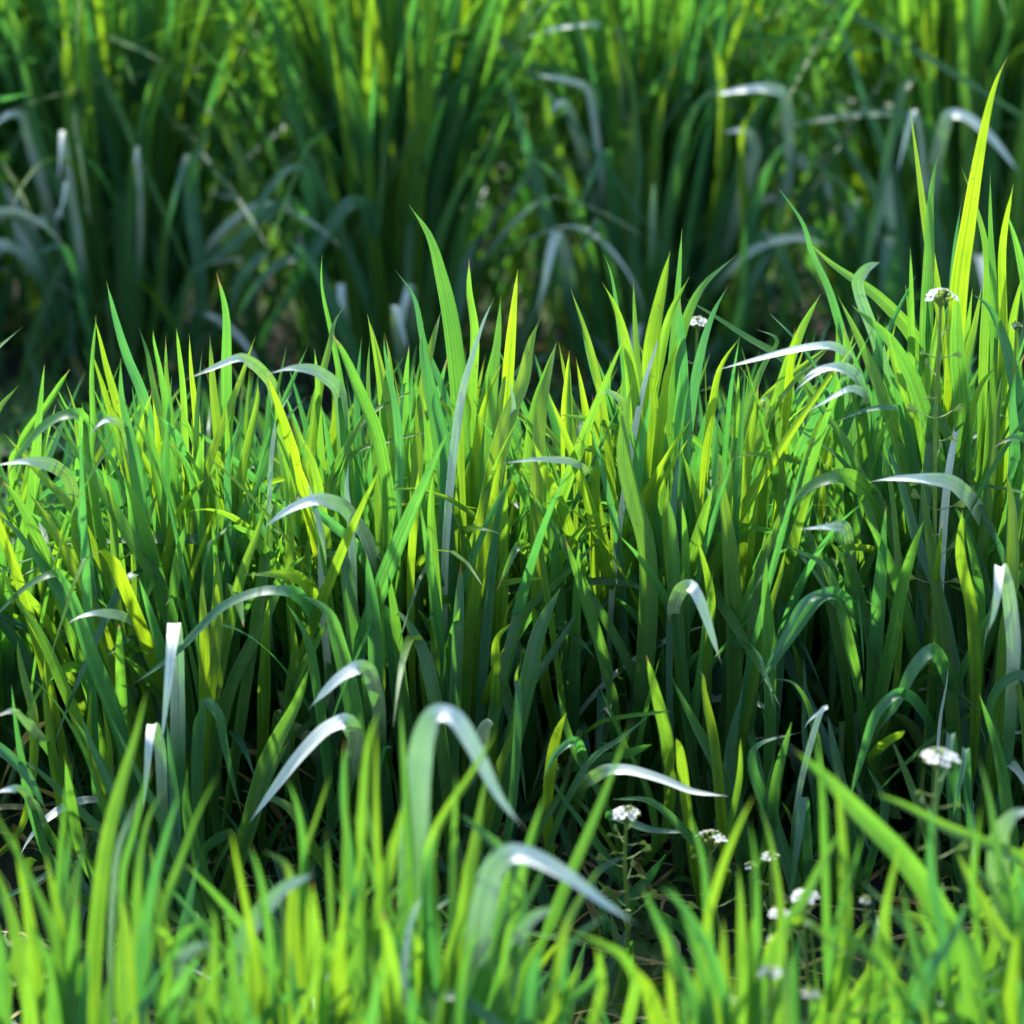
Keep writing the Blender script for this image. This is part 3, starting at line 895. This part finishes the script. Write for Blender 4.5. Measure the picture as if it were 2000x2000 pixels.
# leaf placed from its traced line: real distance from its clump, real width, rooted in its clump's foot
def nearest(row, x):
    ks = [k for k in CL if CL[k]['row'] == row and k[0] == row]
    return min(ks, key=lambda k: abs(CL[k]['x']-x))
def add_traced(row, kind, fl, wd, pts):
    tipy = pts[-1][1]; topy = min(p[1] for p in pts)
    fold = 'f' in fl; arc = 'a' in fl
    if row == 'M':
        Yt = .055-.19*(min(max(topy, 500), 1450)-500)/950
        Yt += .03-.042*wd/28
        if fold or arc: Yt -= .02
        if kind == 'w': Yt -= .05 if arc else .025
    elif row == 'F': Yt = -.40-.10*(min(max(topy, 1400), 2000)-1400)/600
    else: Yt = .70-.14*(min(max(topy, 0), 700))/700
    Yt += random.uniform(-.025, .025)
    x0 = at(pts[0][0], pts[0][1], Yt).x
    # aim the foot: continue the first stretch of the leaf downwards
    k = nearest(row, x0 if len(pts) < 3 else x0*1.0); c = CL[k]
    Yb = c['y']+.45*(Yt-c['y'])+random.uniform(-.02, .02)
    n = len(pts); P = []; iap = min(range(n), key=lambda i: pts[i][1])
    lean = random.uniform(-.03, .03) if not (fold or arc) else 0
    for i, (px, py, dz) in enumerate(pts):
        f = i/(n-1); P.append(at(px, py, Yt+dz+lean*f+((.15 if row == 'M' else .06)*max(0, 1-i/max(1, iap))-.01*f if arc else 0)))
    xb = c['x']+.42*(P[0].x-c['x'])+random.uniform(-.012, .012)
    foot = Vector((xb, Yb, 0)); foot.z = ground_z(xb, Yb)-.004
    lead = (P[0]-foot).length
    pre = [foot]
    if P[0].z > .05:
        mid = foot.lerp(P[0], .5); d = (P[0]-P[1]); d.normalize()
        if d.z < 0: mid = mid.lerp(P[0]+d*lead*.5, .35)
        pre.append(mid)
    else: P[0].z = max(P[0].z, .01)
    Q = pre+P
    m = 18+4*len(Q); C = catmull([tuple(q) for q in Q], m)
    if fold or arc: C = .22*C+.78*crease(Q, m)
    seg = np.linalg.norm(np.diff(C, axis=0), axis=1).sum()
    s0 = min(.75, (lead+ (P[1]-P[0]).length*.3)/seg)
    if arc and row != 'F' and iap > 0:
        s0 = min(.75, (lead+.85*sum((P[i+1]-P[i]).length for i in range(iap)))/seg)
    dep = (P[-1]-CAM).dot(FWD); width = wd*dep/FPX*{'M': .98, 'F': 1.05, 'B': .80}[row]*(1.25 if kind == 'w' and arc else 1)
    roll = random.gauss(0, .28 if not arc else .10)
    if fold:
        a = random.uniform(-.15, .15); fn = side_const((math.cos(a), math.sin(a)*.5, random.uniform(-.22, .22)))
    else: fn = side_arc(roll, .75 if arc else .9)
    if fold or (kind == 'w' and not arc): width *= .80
    if row == 'F' and kind == 'y': v0 = .68
    else: v0 = VAR[kind]-(.04 if kind == 'y' else 0)
    v = min(.98, max(.0 if kind == 'w' else .15, v0+random.gauss(0, .08) if kind != 'w' else random.random()))
    mb = MB(); tp = 1.9+random.random()*1.3
    ribbon(mb, C, width, fn, v, fold=random.uniform(.08, .26), s0=s0, taper=tp if not (fold or arc) else tp+.8, base=.4 if not arc else .28, twist=random.gauss(0, .25) if not (fold or arc) else 0)
    c['leaves'].append((mb, M['painted_sheen' if kind == 'w' else 'leaf'], width))
for t in TR: add_traced(*t)

# natural leaves that fill the clumps
def grow_leaf(mb, foot, h, az, lean, bend, width, var, fold=.15, n=20, kink=0.0):
    """foot on the ground, length h, leaning towards az, curving over with bend (radians at the tip)"""
    ds = h/(n-1); p = np.array(foot, float); C = [p.copy()]
    d = np.array([math.cos(az), math.sin(az), 0]); kk = random.uniform(.45, .8)
    for i in range(1, n):
        s = i/(n-1)
        a = lean*(.5+.5*s)+bend*s**2.2+(kink if s > kk else 0)*min(1, (s-kk)*9 if s > kk else 0)
        p = p+ds*(d*math.sin(a)+np.array([0, 0, 1])*math.cos(a)); C.append(p.copy())
    C = np.array(C)
    tw = random.gauss(0, .8)
    sd = np.array([-math.sin(az), math.cos(az), 0]); a0 = random.gauss(0, .5)
    def fn(CC, T, s):
        S = np.tile(sd, (n, 1)); B = np.cross(T, S); a = a0+tw*s
        return S*np.cos(a)[:, None]+B*np.sin(a)[:, None]
    ribbon(mb, C, width, fn, var, fold=fold, s0=random.uniform(.3, .5), taper=random.uniform(2.4, 4), base=.4)
ENV = [(-400, 820), (0, 830), (100, 770), (200, 700), (400, 700), (600, 720), (800, 680), (950, 650), (1060, 750), (1130, 740), (1200, 650), (1350, 690),
       (1450, 700), (1600, 650), (1750, 560), (1850, 520), (2000, 500), (2400, 500)]
ex, ey = zip(*ENV)
ENVF = [(-300, 1560), (0, 1600), (250, 1640), (400, 1650), (460, 1760), (560, 1680), (700, 1500), (1000, 1560), (1130, 1850), (1200, 1980), (1330, 1960), (1400, 1720), (1500, 1750), (1600, 1780), (1700, 1760), (1850, 1700), (2000, 1640), (2300, 1600)]
fx, fy = zip(*ENVF)
NF = {'M': (60, 270), 'B': (85, 320), 'F': (14, 60)}
def fill(k, nl, ni):
    c = CL[k]; row = c['row']; far = k[0] == 'C'
    for i in range(nl+ni):
        for _ in range(30):
            r = abs(random.gauss(0, .043 if row == 'M' else (.030 if row == 'B' else .04))); a = random.uniform(0, 6.283)
            fxp, fyp = c['x']+r*math.cos(a)*1.25, c['y']+((.03 if i >= nl else .0)+(.055 if row == 'M' else .085)*(row != 'F'))+r*math.sin(a)
            az = a+random.gauss(0, .5); lean = min(.7, abs(random.gauss(.12, .10))+r*(3.1 if row == 'M' else 5.6))
            h = random.uniform(.20, .40) if row == 'M' else (random.uniform(.36, .58) if row == 'B' else random.uniform(.16, .33))
            if i >= nl: h *= random.uniform(.55, .95)
            bend = abs(random.gauss(.15, .22)) if random.random() < (.985 if row == 'B' else .90) else random.uniform(.8, 2.0)
            hx, hy = fxp+math.cos(az)*math.sin(lean)*h, fyp+math.sin(az)*math.sin(lean)*h
            X, Yp = proj((hx, hy, h*math.cos(lean)))
            if row == 'M' and Yp < np.interp(X, ex, ey)-20: continue
            if row == 'F' and Yp < np.interp(X, fx, fy)-20: continue
            break
        else: continue
        foot = (fxp, fyp, ground_z(fxp, fyp)-.004)
        wdt = random.uniform(.0058, .0105)*{'M': 1, 'B': .82, 'F': 1.15}[row]
        v = min(.98, max(.17, random.choice((.2, .3, .42, .5, .58, .85) if row != 'F' else (.2, .35, .45, .5, .6, .75))+random.gauss(0, .08)))
        kink = random.choice((0, 0, 0, 0, random.uniform(.8, 2.2)))
        if i < nl:
            mb = MB(); grow_leaf(mb, foot, h, az, lean, bend, wdt, v, kink=kink, n=24)
            c['leaves'].append((mb, M['leaf'], wdt))
        else: grow_leaf(c['inner'], foot, h, az, lean, bend, wdt*.9, v*.9, n=13, kink=kink)
for k in CL:
    nl, ni = NF[CL[k]['row']]
    if k[0] == 'C': nl, ni = 26, 150
    fill(k, nl, ni)
for k, c in CL.items():      # leaves with pale painted sheen drooping round the outside of each clump
    for i in range({'B': 9, 'M': 3, 'F': 1}[c['row']]):
        a = random.uniform(0, 6.283); x, y = c['x']+.03*math.cos(a), c['y']+.03*math.sin(a)
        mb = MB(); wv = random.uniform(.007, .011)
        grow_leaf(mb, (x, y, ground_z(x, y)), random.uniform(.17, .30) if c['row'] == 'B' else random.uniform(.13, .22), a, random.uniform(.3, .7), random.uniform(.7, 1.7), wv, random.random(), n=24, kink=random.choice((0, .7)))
        c['leaves'].append((mb, M['painted_sheen'], wv))
for k, c in CL.items():
    gz = ground_z(c['x'], c['y']); loc = Vector((c['x'], c['y'], gz))
    root = empty('grass_clump', loc, c['label'], 'grass clump', c['group'])
    L = sorted(c['leaves'], key=lambda a: (a[1] is M['leaf'], -a[2]))
    for mb, m, wv in L[:98]: mb.build('leaf', m, root, loc)
    for mb, m, wv in [q for q in L[98:] if q[1] is not M['leaf']]: mb.build('leaf', m, root, loc)
    rest = [q for q in L[98:] if q[1] is M['leaf']]
    for mb, m, wv in rest:
        o = len(sum((a.tolist() for a in c['inner'].v), [])) if False else sum(len(a) for a in c['inner'].v)
        for a, b, u, q in zip(mb.v, mb.f, mb.uv, mb.var):
            c['inner'].v.append(a); c['inner'].f.append(b+o); c['inner'].uv.append(u); c['inner'].var.append(q)
    inn = c['inner'].build('inner_leaves', M['leaf'], root, loc); tag(inn, kind='stuff')
    for i in range(7):
        a = random.uniform(0, 6.28); r = random.uniform(.005, .06); x, y = c['x']+r*math.cos(a), c['y']+r*math.sin(a)
        hh = random.uniform(.07, .14); ln = r*.7
        C = [(x+math.cos(a)*ln*t, y+math.sin(a)*ln*t, gz-.005+hh*t) for t in np.linspace(0, 1, 8)]
        mb = MB(); tube(mb, C, np.linspace(.0026, .0018, 8)); mb.build('stem', M['sheath'], root, loc)
    # a few dried leaves low in each clump
    for i in range(4):
        a = random.uniform(0, 6.28); x, y = c['x']+.05*math.cos(a), c['y']+.05*math.sin(a)
        mb = MB(); grow_leaf(mb, (x, y, gz), random.uniform(.06, .11) if c['row'] == 'B' else random.uniform(.08, .15), a, random.uniform(.5, 1.0), random.uniform(.3, 1.3), .006, random.random(), n=16)
        d = mb.build('dry_leaf', M['dry'], root, loc); d['label'] = 'withered straw-yellow leaf low in the clump'

# ------------------------------------------------------------------ low grass and litter between the rows
def scatter():
    g = MB(); st = MB(); wl = MB()
    for i in range(7500):
        x = random.uniform(-.75, .75); y = random.uniform(-.75, 2.1)
        if abs(y+.25) < .14 and random.random() < .55: continue
        tall = y > .2
        mid_gap = .13 < y < .64
        if y < -.33 and random.random() < .7: continue
        h = random.uniform(.04, .13)*(1.3 if tall else .8)
        if y > 1.15: h *= 1.9
        if mid_gap: h *= .62
        az = random.uniform(0, 6.28)
        grow_leaf(g, (x, y, ground_z(x, y)-.003), h, az, random.uniform(.1, .8), abs(random.gauss(.4, .5)), random.uniform(.003, .0075), random.uniform(.17, .7) if not mid_gap else random.uniform(.17, .3), n=9)  # darker leaf colours in the gap stand in for shade between the rows
    for i in range(900):
        x = random.uniform(-.7, .7); y = random.uniform(-.7, .12); a = random.uniform(0, 6.28); L = random.uniform(.03, .14)
        z = ground_z(x, y)+.004+random.random()*.01
        C = catmull([(x, y, z), (x+math.cos(a)*L*.5, y+math.sin(a)*L*.5, z+random.uniform(0, .02)), (x+math.cos(a+.3)*L, y+math.sin(a+.3)*L, z)], 8)
        ribbon(st, C, random.uniform(.002, .006), side_const((-math.sin(a), math.cos(a), .2)), random.random())
    for i in range(3200):    # chickweed-like small leaves
        x = random.uniform(-.7, .7); y = random.uniform(-.6, 1.2)
        if noise.noise(Vector((x*7, y*7, 9))) < -.05: continue
        z = ground_z(x, y)+random.uniform(.005, .045); a = random.uniform(0, 6.28); L = random.uniform(.008, .018); t = random.uniform(-.2, .7)
        C = catmull([(x, y, z), (x+math.cos(a)*L*.5, y+math.sin(a)*L*.5, z+L*.5*t), (x+math.cos(a)*L, y+math.sin(a)*L, z+L*.4*t)], 6)
        ribbon(wl, C, L*.6, side_const((-math.sin(a), math.cos(a), random.uniform(-.3, .3))), random.random(), s0=.5, taper=2, base=.1, nc=3)
    tag(g.build('low_grass', M['leaf']), 'short loose grass covering the ground between the rows', 'grass', kind='stuff')
    tag(st.build('straw_litter', M['dry']), 'dry straw litter scattered on the dark soil', 'straw', kind='stuff')
    tag(wl.build('ground_cover', M['weed']), 'tiny leaves of creeping weeds spread over the soil', 'ground cover', kind='stuff')
scatter()
def field():
    """the same crop going on beyond the frame on both sides and behind"""
    g = MB()
    for Y, H, x1 in ((-.46, .28, 1.6), (.03, .33, 1.7), (.72, .42, 1.9), (1.42, .42, 2.2), (2.1, .42, 2.6), (2.8, .42, 3.0)):
        x = -x1
        while x < x1:
            inside = abs(x) < .48+.05*Y if Y < .1 else (abs(x) < .52+.06*Y and Y < 1.6)
            if not inside:
                for i in range(62 if Y < 1.5 else 48):
                    a = random.uniform(0, 6.28); r = abs(random.gauss(0, .055)); fxp, fyp = x+r*math.cos(a)*1.3, Y+r*math.sin(a)
                    grow_leaf(g, (fxp, fyp, ground_z(fxp, fyp) if abs(fxp) < 2.3 else 0), H*random.uniform(.5, 1.1), a+random.gauss(0, .5), .1+r*2.2+abs(random.gauss(0, .1)), abs(random.gauss(.2, .4)),
                              random.uniform(.008, .014), random.uniform(.1, .95), n=10)
            x += random.uniform(.13, .19)
    tag(g.build('crop_field', M['leaf']), 'rows of the same young green crop going on around the picture', 'crop', kind='stuff')
field()

# ------------------------------------------------------------------ flowering weeds
def flower_weed(px, py, Y, headw, label, pods=10, bend=0.0, scale=1.0, stem_leaves=2, buds=True):
    hp = at(px, py, Y); fx_ = hp.x+bend; g = Vector((fx_, Y+.01, ground_z(fx_, Y)))
    root = empty('flowering_weed', g, label, 'wildflower', 'white-flowered weeds')
    loc = g
    C = catmull([tuple(g), tuple(g.lerp(hp, .45)+Vector((-.25*bend+.004, 0, 0))), tuple(g.lerp(hp, .8)+Vector((-.12*bend, -.003, 0))), tuple(hp)], 26)
    mb = MB(); tube(mb, C, np.linspace(.0016, .0008, 26)*scale); mb.build('stem', M['wstem'], root, loc)
    T = C[-1]-C[-3]; T /= np.linalg.norm(T)
    rad = headw/2; fl = MB(); bd = MB(); ped = MB()
    nfl = 15
    for i in range(nfl):
        r = rad*math.sqrt((i+.5)/nfl); a = i*2.4
        q = np.array(hp)+np.array([r*math.cos(a), r*math.sin(a), .0025*scale-r*r/rad*.35+random.uniform(-.0006, .0006)])
        tube(ped, catmull([tuple(np.array(hp)-T*rad*.9), tuple((q+np.array(hp)-T*rad*.5)/2+np.array([0, 0, -.0006])), tuple(q)], 6), .00035*scale, nc=5)
        tilt = np.array([math.cos(a), math.sin(a), 0])*r/rad*.8+np.array([0, 0, 1]); tilt /= np.linalg.norm(tilt)
        e1 = np.cross(tilt, [.3, .9, .1]); e1 /= np.linalg.norm(e1); e2 = np.cross(tilt, e1)
        pl = rad*.42*random.uniform(.85, 1.15); b0 = random.uniform(0, 1.5)
        if (r < rad*.5 or random.random() < .2) and buds:
            tube(bd, [q, q+tilt*.0005, q+tilt*.0012, q+tilt*.0018], np.array([.0003, .0008, .0008, .0001])*scale*1.2, nc=7); continue
        for j in range(4):
            d = e1*math.cos(b0+j*1.571)+e2*math.sin(b0+j*1.571); sdv = np.cross(tilt, d)
            Cc = np.array([q+d*pl*t+tilt*pl*(.55*t-.25*t*t) for t in np.linspace(.05, 1, 5)])
            ww = np.array([.25, .55, .8, .8, .35])*pl*.5
            c = np.linspace(-1, 1, 3)
            Pq = Cc[:, None, :]+sdv[None, None, :]*(ww[:, None]*c[None, :])[:, :, None]
            fl.grid(Pq, np.tile((c+1)/2, (5, 1)), np.tile(np.linspace(0, 1, 5)[:, None], (1, 3)), .5)
        tube(bd, [q, q+tilt*.0006*scale, q+tilt*.0012*scale], np.array([.0004, .0005, .0001])*scale, nc=6)
    h = fl.build('flower_head', M['petal'], root, loc)
    b = bd.build('flower_bud', M['bud'], h); b.matrix_parent_inverse.identity(); b.location = (0, 0, 0)
    b.data.vertices.foreach_get  # keep
    co = np.empty(len(b.data.vertices)*3, np.float32); b.data.vertices.foreach_get('co', co); co = co.reshape(-1, 3)-np.array(loc); b.data.vertices.foreach_set('co', co.ravel().astype(np.float32))
    ped.build('flower_stalks', M['wstem'], root, loc)
    # heart-shaped pods on fine stalks, spiralling down the stem
    L = len(C)
    for i in range(pods):
        f = .95-.50*(i/pods); base = C[int(f*(L-1))]; a = i*2.4+1
        ln = (.004+.005*min(1, (i+1)/5))*scale; d = np.array([math.cos(a), math.sin(a)*.7, .25+.1*random.random()]); d /= np.linalg.norm(d)
        e = base+d*ln; S = np.cross(d, [0, .9, .3]); S /= np.linalg.norm(S)
        p = MB(); tube(p, catmull([tuple(base), tuple(base+d*ln*.5-np.array([0, 0, .0008])), tuple(e)], 6), .00033*scale, nc=5)
        pw = .0060*scale*random.uniform(.8, 1.1)*min(1, .5+i*.1); Nn = np.cross(d, S)
        t = np.linspace(0, 1, 6); wv = np.array([.06, .3, .58, .82, 1, .62])*pw*.5; th = np.array([.1, .6, 1, 1, .7, .1])*.0005
        for sg in (1, -1):
            c = np.linspace(-1, 1, 5); cc = e+d*(t*pw*1.05)[:, None]
            Pq = cc[:, None, :]+S*(wv[:, None]*c)[:, :, None]+Nn*sg*(th[:, None]*(1-c**2))[:, :, None]
            Pq[-1, 2] -= d*pw*.22
            p.grid(Pq, np.tile((c+1)/2, (6, 1)), np.tile(t[:, None], (1, 5)), .5)
        p.build('seed_pod', M['pod'], root, loc)
    for i in range(stem_leaves):
        base = C[int((.2+.2*i)*(L-1))]; mb = MB()
        grow_leaf(mb, base, .035*scale, random.uniform(0, 6.28), .5, .5, .006*scale, .6, n=10); mb.build('leaf', M['weed'], root, loc)
    for i in range(5):
        mb = MB(); grow_leaf(mb, tuple(g), .05*scale, i*1.3, 1.1, .5, .010*scale, random.random(), n=10); mb.build('leaf', M['weed'], root, loc)
FW = [
 (1838, 580, -.035, .015, 'tall white-flowered weed with many heart-shaped pods among the sharp grass at right', 16, .0, 1.15),
 (1362, 632, .16, .012, 'white-flowered weed half hidden behind the tips of the sharp grass', 9, .0, 1.0),
 (1224, 1592, -.20, .0135, 'white-flowered weed with a bare podded stem beside the dark hollow right of centre', 14, -.008, 1.1),
 (1387, 1640, -.20, .0150, 'white-flowered weed with the widest flat head in front of the dark hollow', 8, .012, 1.1),
 (1505, 1676, -.22, .0085, 'small two-tufted white-flowered weed just left of the lime leaf at lower right', 5, .01, .9),
 (1467, 1694, -.22, .0060, 'tiny white-flowered weed between the wide-headed one and the two-tufted one', 3, .0, .7),
 (1523, 1786, -.34, .0095, 'white-flowered weed with a small flat head low between the grass tips at lower right', 5, .0, .9),
 (1572, 1752, -.33, .0120, 'white-flowered weed split in two loose tufts behind a slanting lime leaf', 6, .015, 1.0),
 (1832, 1482, -.30, .0165, 'large blurred white-flowered weed with a domed head at lower right', 10, .0, 1.25),
 (1582, 1945, -.47, .0070, 'blurred small white-flowered weed near the bottom edge right of centre', 4, .0, .9),
 (1512, 1842, -.40, .0060, 'white-flowered weed still mostly in yellow-green bud low among the lime leaves', 4, .0, .9),
 (1823, 1771, -.36, .0045, 'tiny pinkish-white weed flower under the wide leaf at lower right', 2, .0, .7),
 (1985, 640, .0, .0050, 'small white weed flower at the right edge among the sharp grass', 4, .0, .8),
 (1505, 1900, -.46, .0100, 'pale blurred weed flower low at the bottom beside the lime leaves', 3, .0, .9),
 (1690, 1762, -.30, .0050, 'tiny white weed flower between the wide leaf and the upright lime leaves at lower right', 3, .0, .7),
]
for a in FW: flower_weed(*a)

# lobed-leaf weeds on the ground
def lobed_weed(p, size, n, label, var=.4):
    g = Vector(p); root = empty('lobed_weed', g, label, 'weed', 'low lobed weeds')
    for i in range(n):
        a = 6.283*i/n+random.uniform(-.3, .3); L = size*random.uniform(.7, 1.1); el = random.uniform(.35, 1.0)
        d = np.array([math.cos(a), math.sin(a), 0]); mb = MB()
        C = np.array([np.array(g)+d*L*math.cos(el)*t+np.array([0, 0, L*(math.sin(el)*t-.45*t*t)]) for t in np.linspace(0, 1, 14)])
        sd_ = np.array([-math.sin(a), math.cos(a), 0])
        ribbon(mb, C, size*.05, side_const(sd_), var, base=.6)
        for j in range(2, 14):
            for sg in (1, -1):
                t = j/13; ll = L*.30*math.sin(math.pi*min(1, t*.8+.12))*random.uniform(.8, 1.1)
                dd = sd_*sg*.85+d*.6+np.array([0, 0, .15]); dd /= np.linalg.norm(dd); q = C[j]
                Cc = catmull([tuple(q), tuple(q+dd*ll*.5+np.array([0, 0, ll*.1])), tuple(q+dd*ll)], 8)
                ribbon(mb, Cc, ll*.45, side_const(np.cross(dd, [0, 0, 1])), min(.95, var+random.uniform(-.15, .25)), s0=.45, taper=2.5, base=.5, nc=3)
        mb.build('leaf', M['weed'], root, g)
def gp(px, py):
    q = ground_at(px, py); q.z = ground_z(q.x, q.y); return q
lobed_weed(gp(30, 900), .13, 8, 'dark lobed weed behind the arched pale leaves at the left edge', .35)
lobed_weed(gp(30, 1180), .10, 7, 'dark lobed weed at the left edge lower than the other one there', .3)
lobed_weed(gp(1262, 1960), .06, 8, 'small pale lobed weed on the ground at the bottom, left of the lime clump', .9)
lobed_weed(gp(1262, 1845), .035, 7, 'tiny lobed weed rosette on the soil below the podded flower stem', .6)
lobed_weed(gp(1700, 1960), .07, 8, 'pale lobed weed at the bottom edge between two slanting leaves at lower right', .95)
lobed_weed(gp(1440, 620), .10, 8, 'green lobed weed in the shade between the two back clumps right of centre', .4)
lobed_weed(gp(20, 1930), .06, 7, 'pale lobed weed in the bottom left corner', .9)
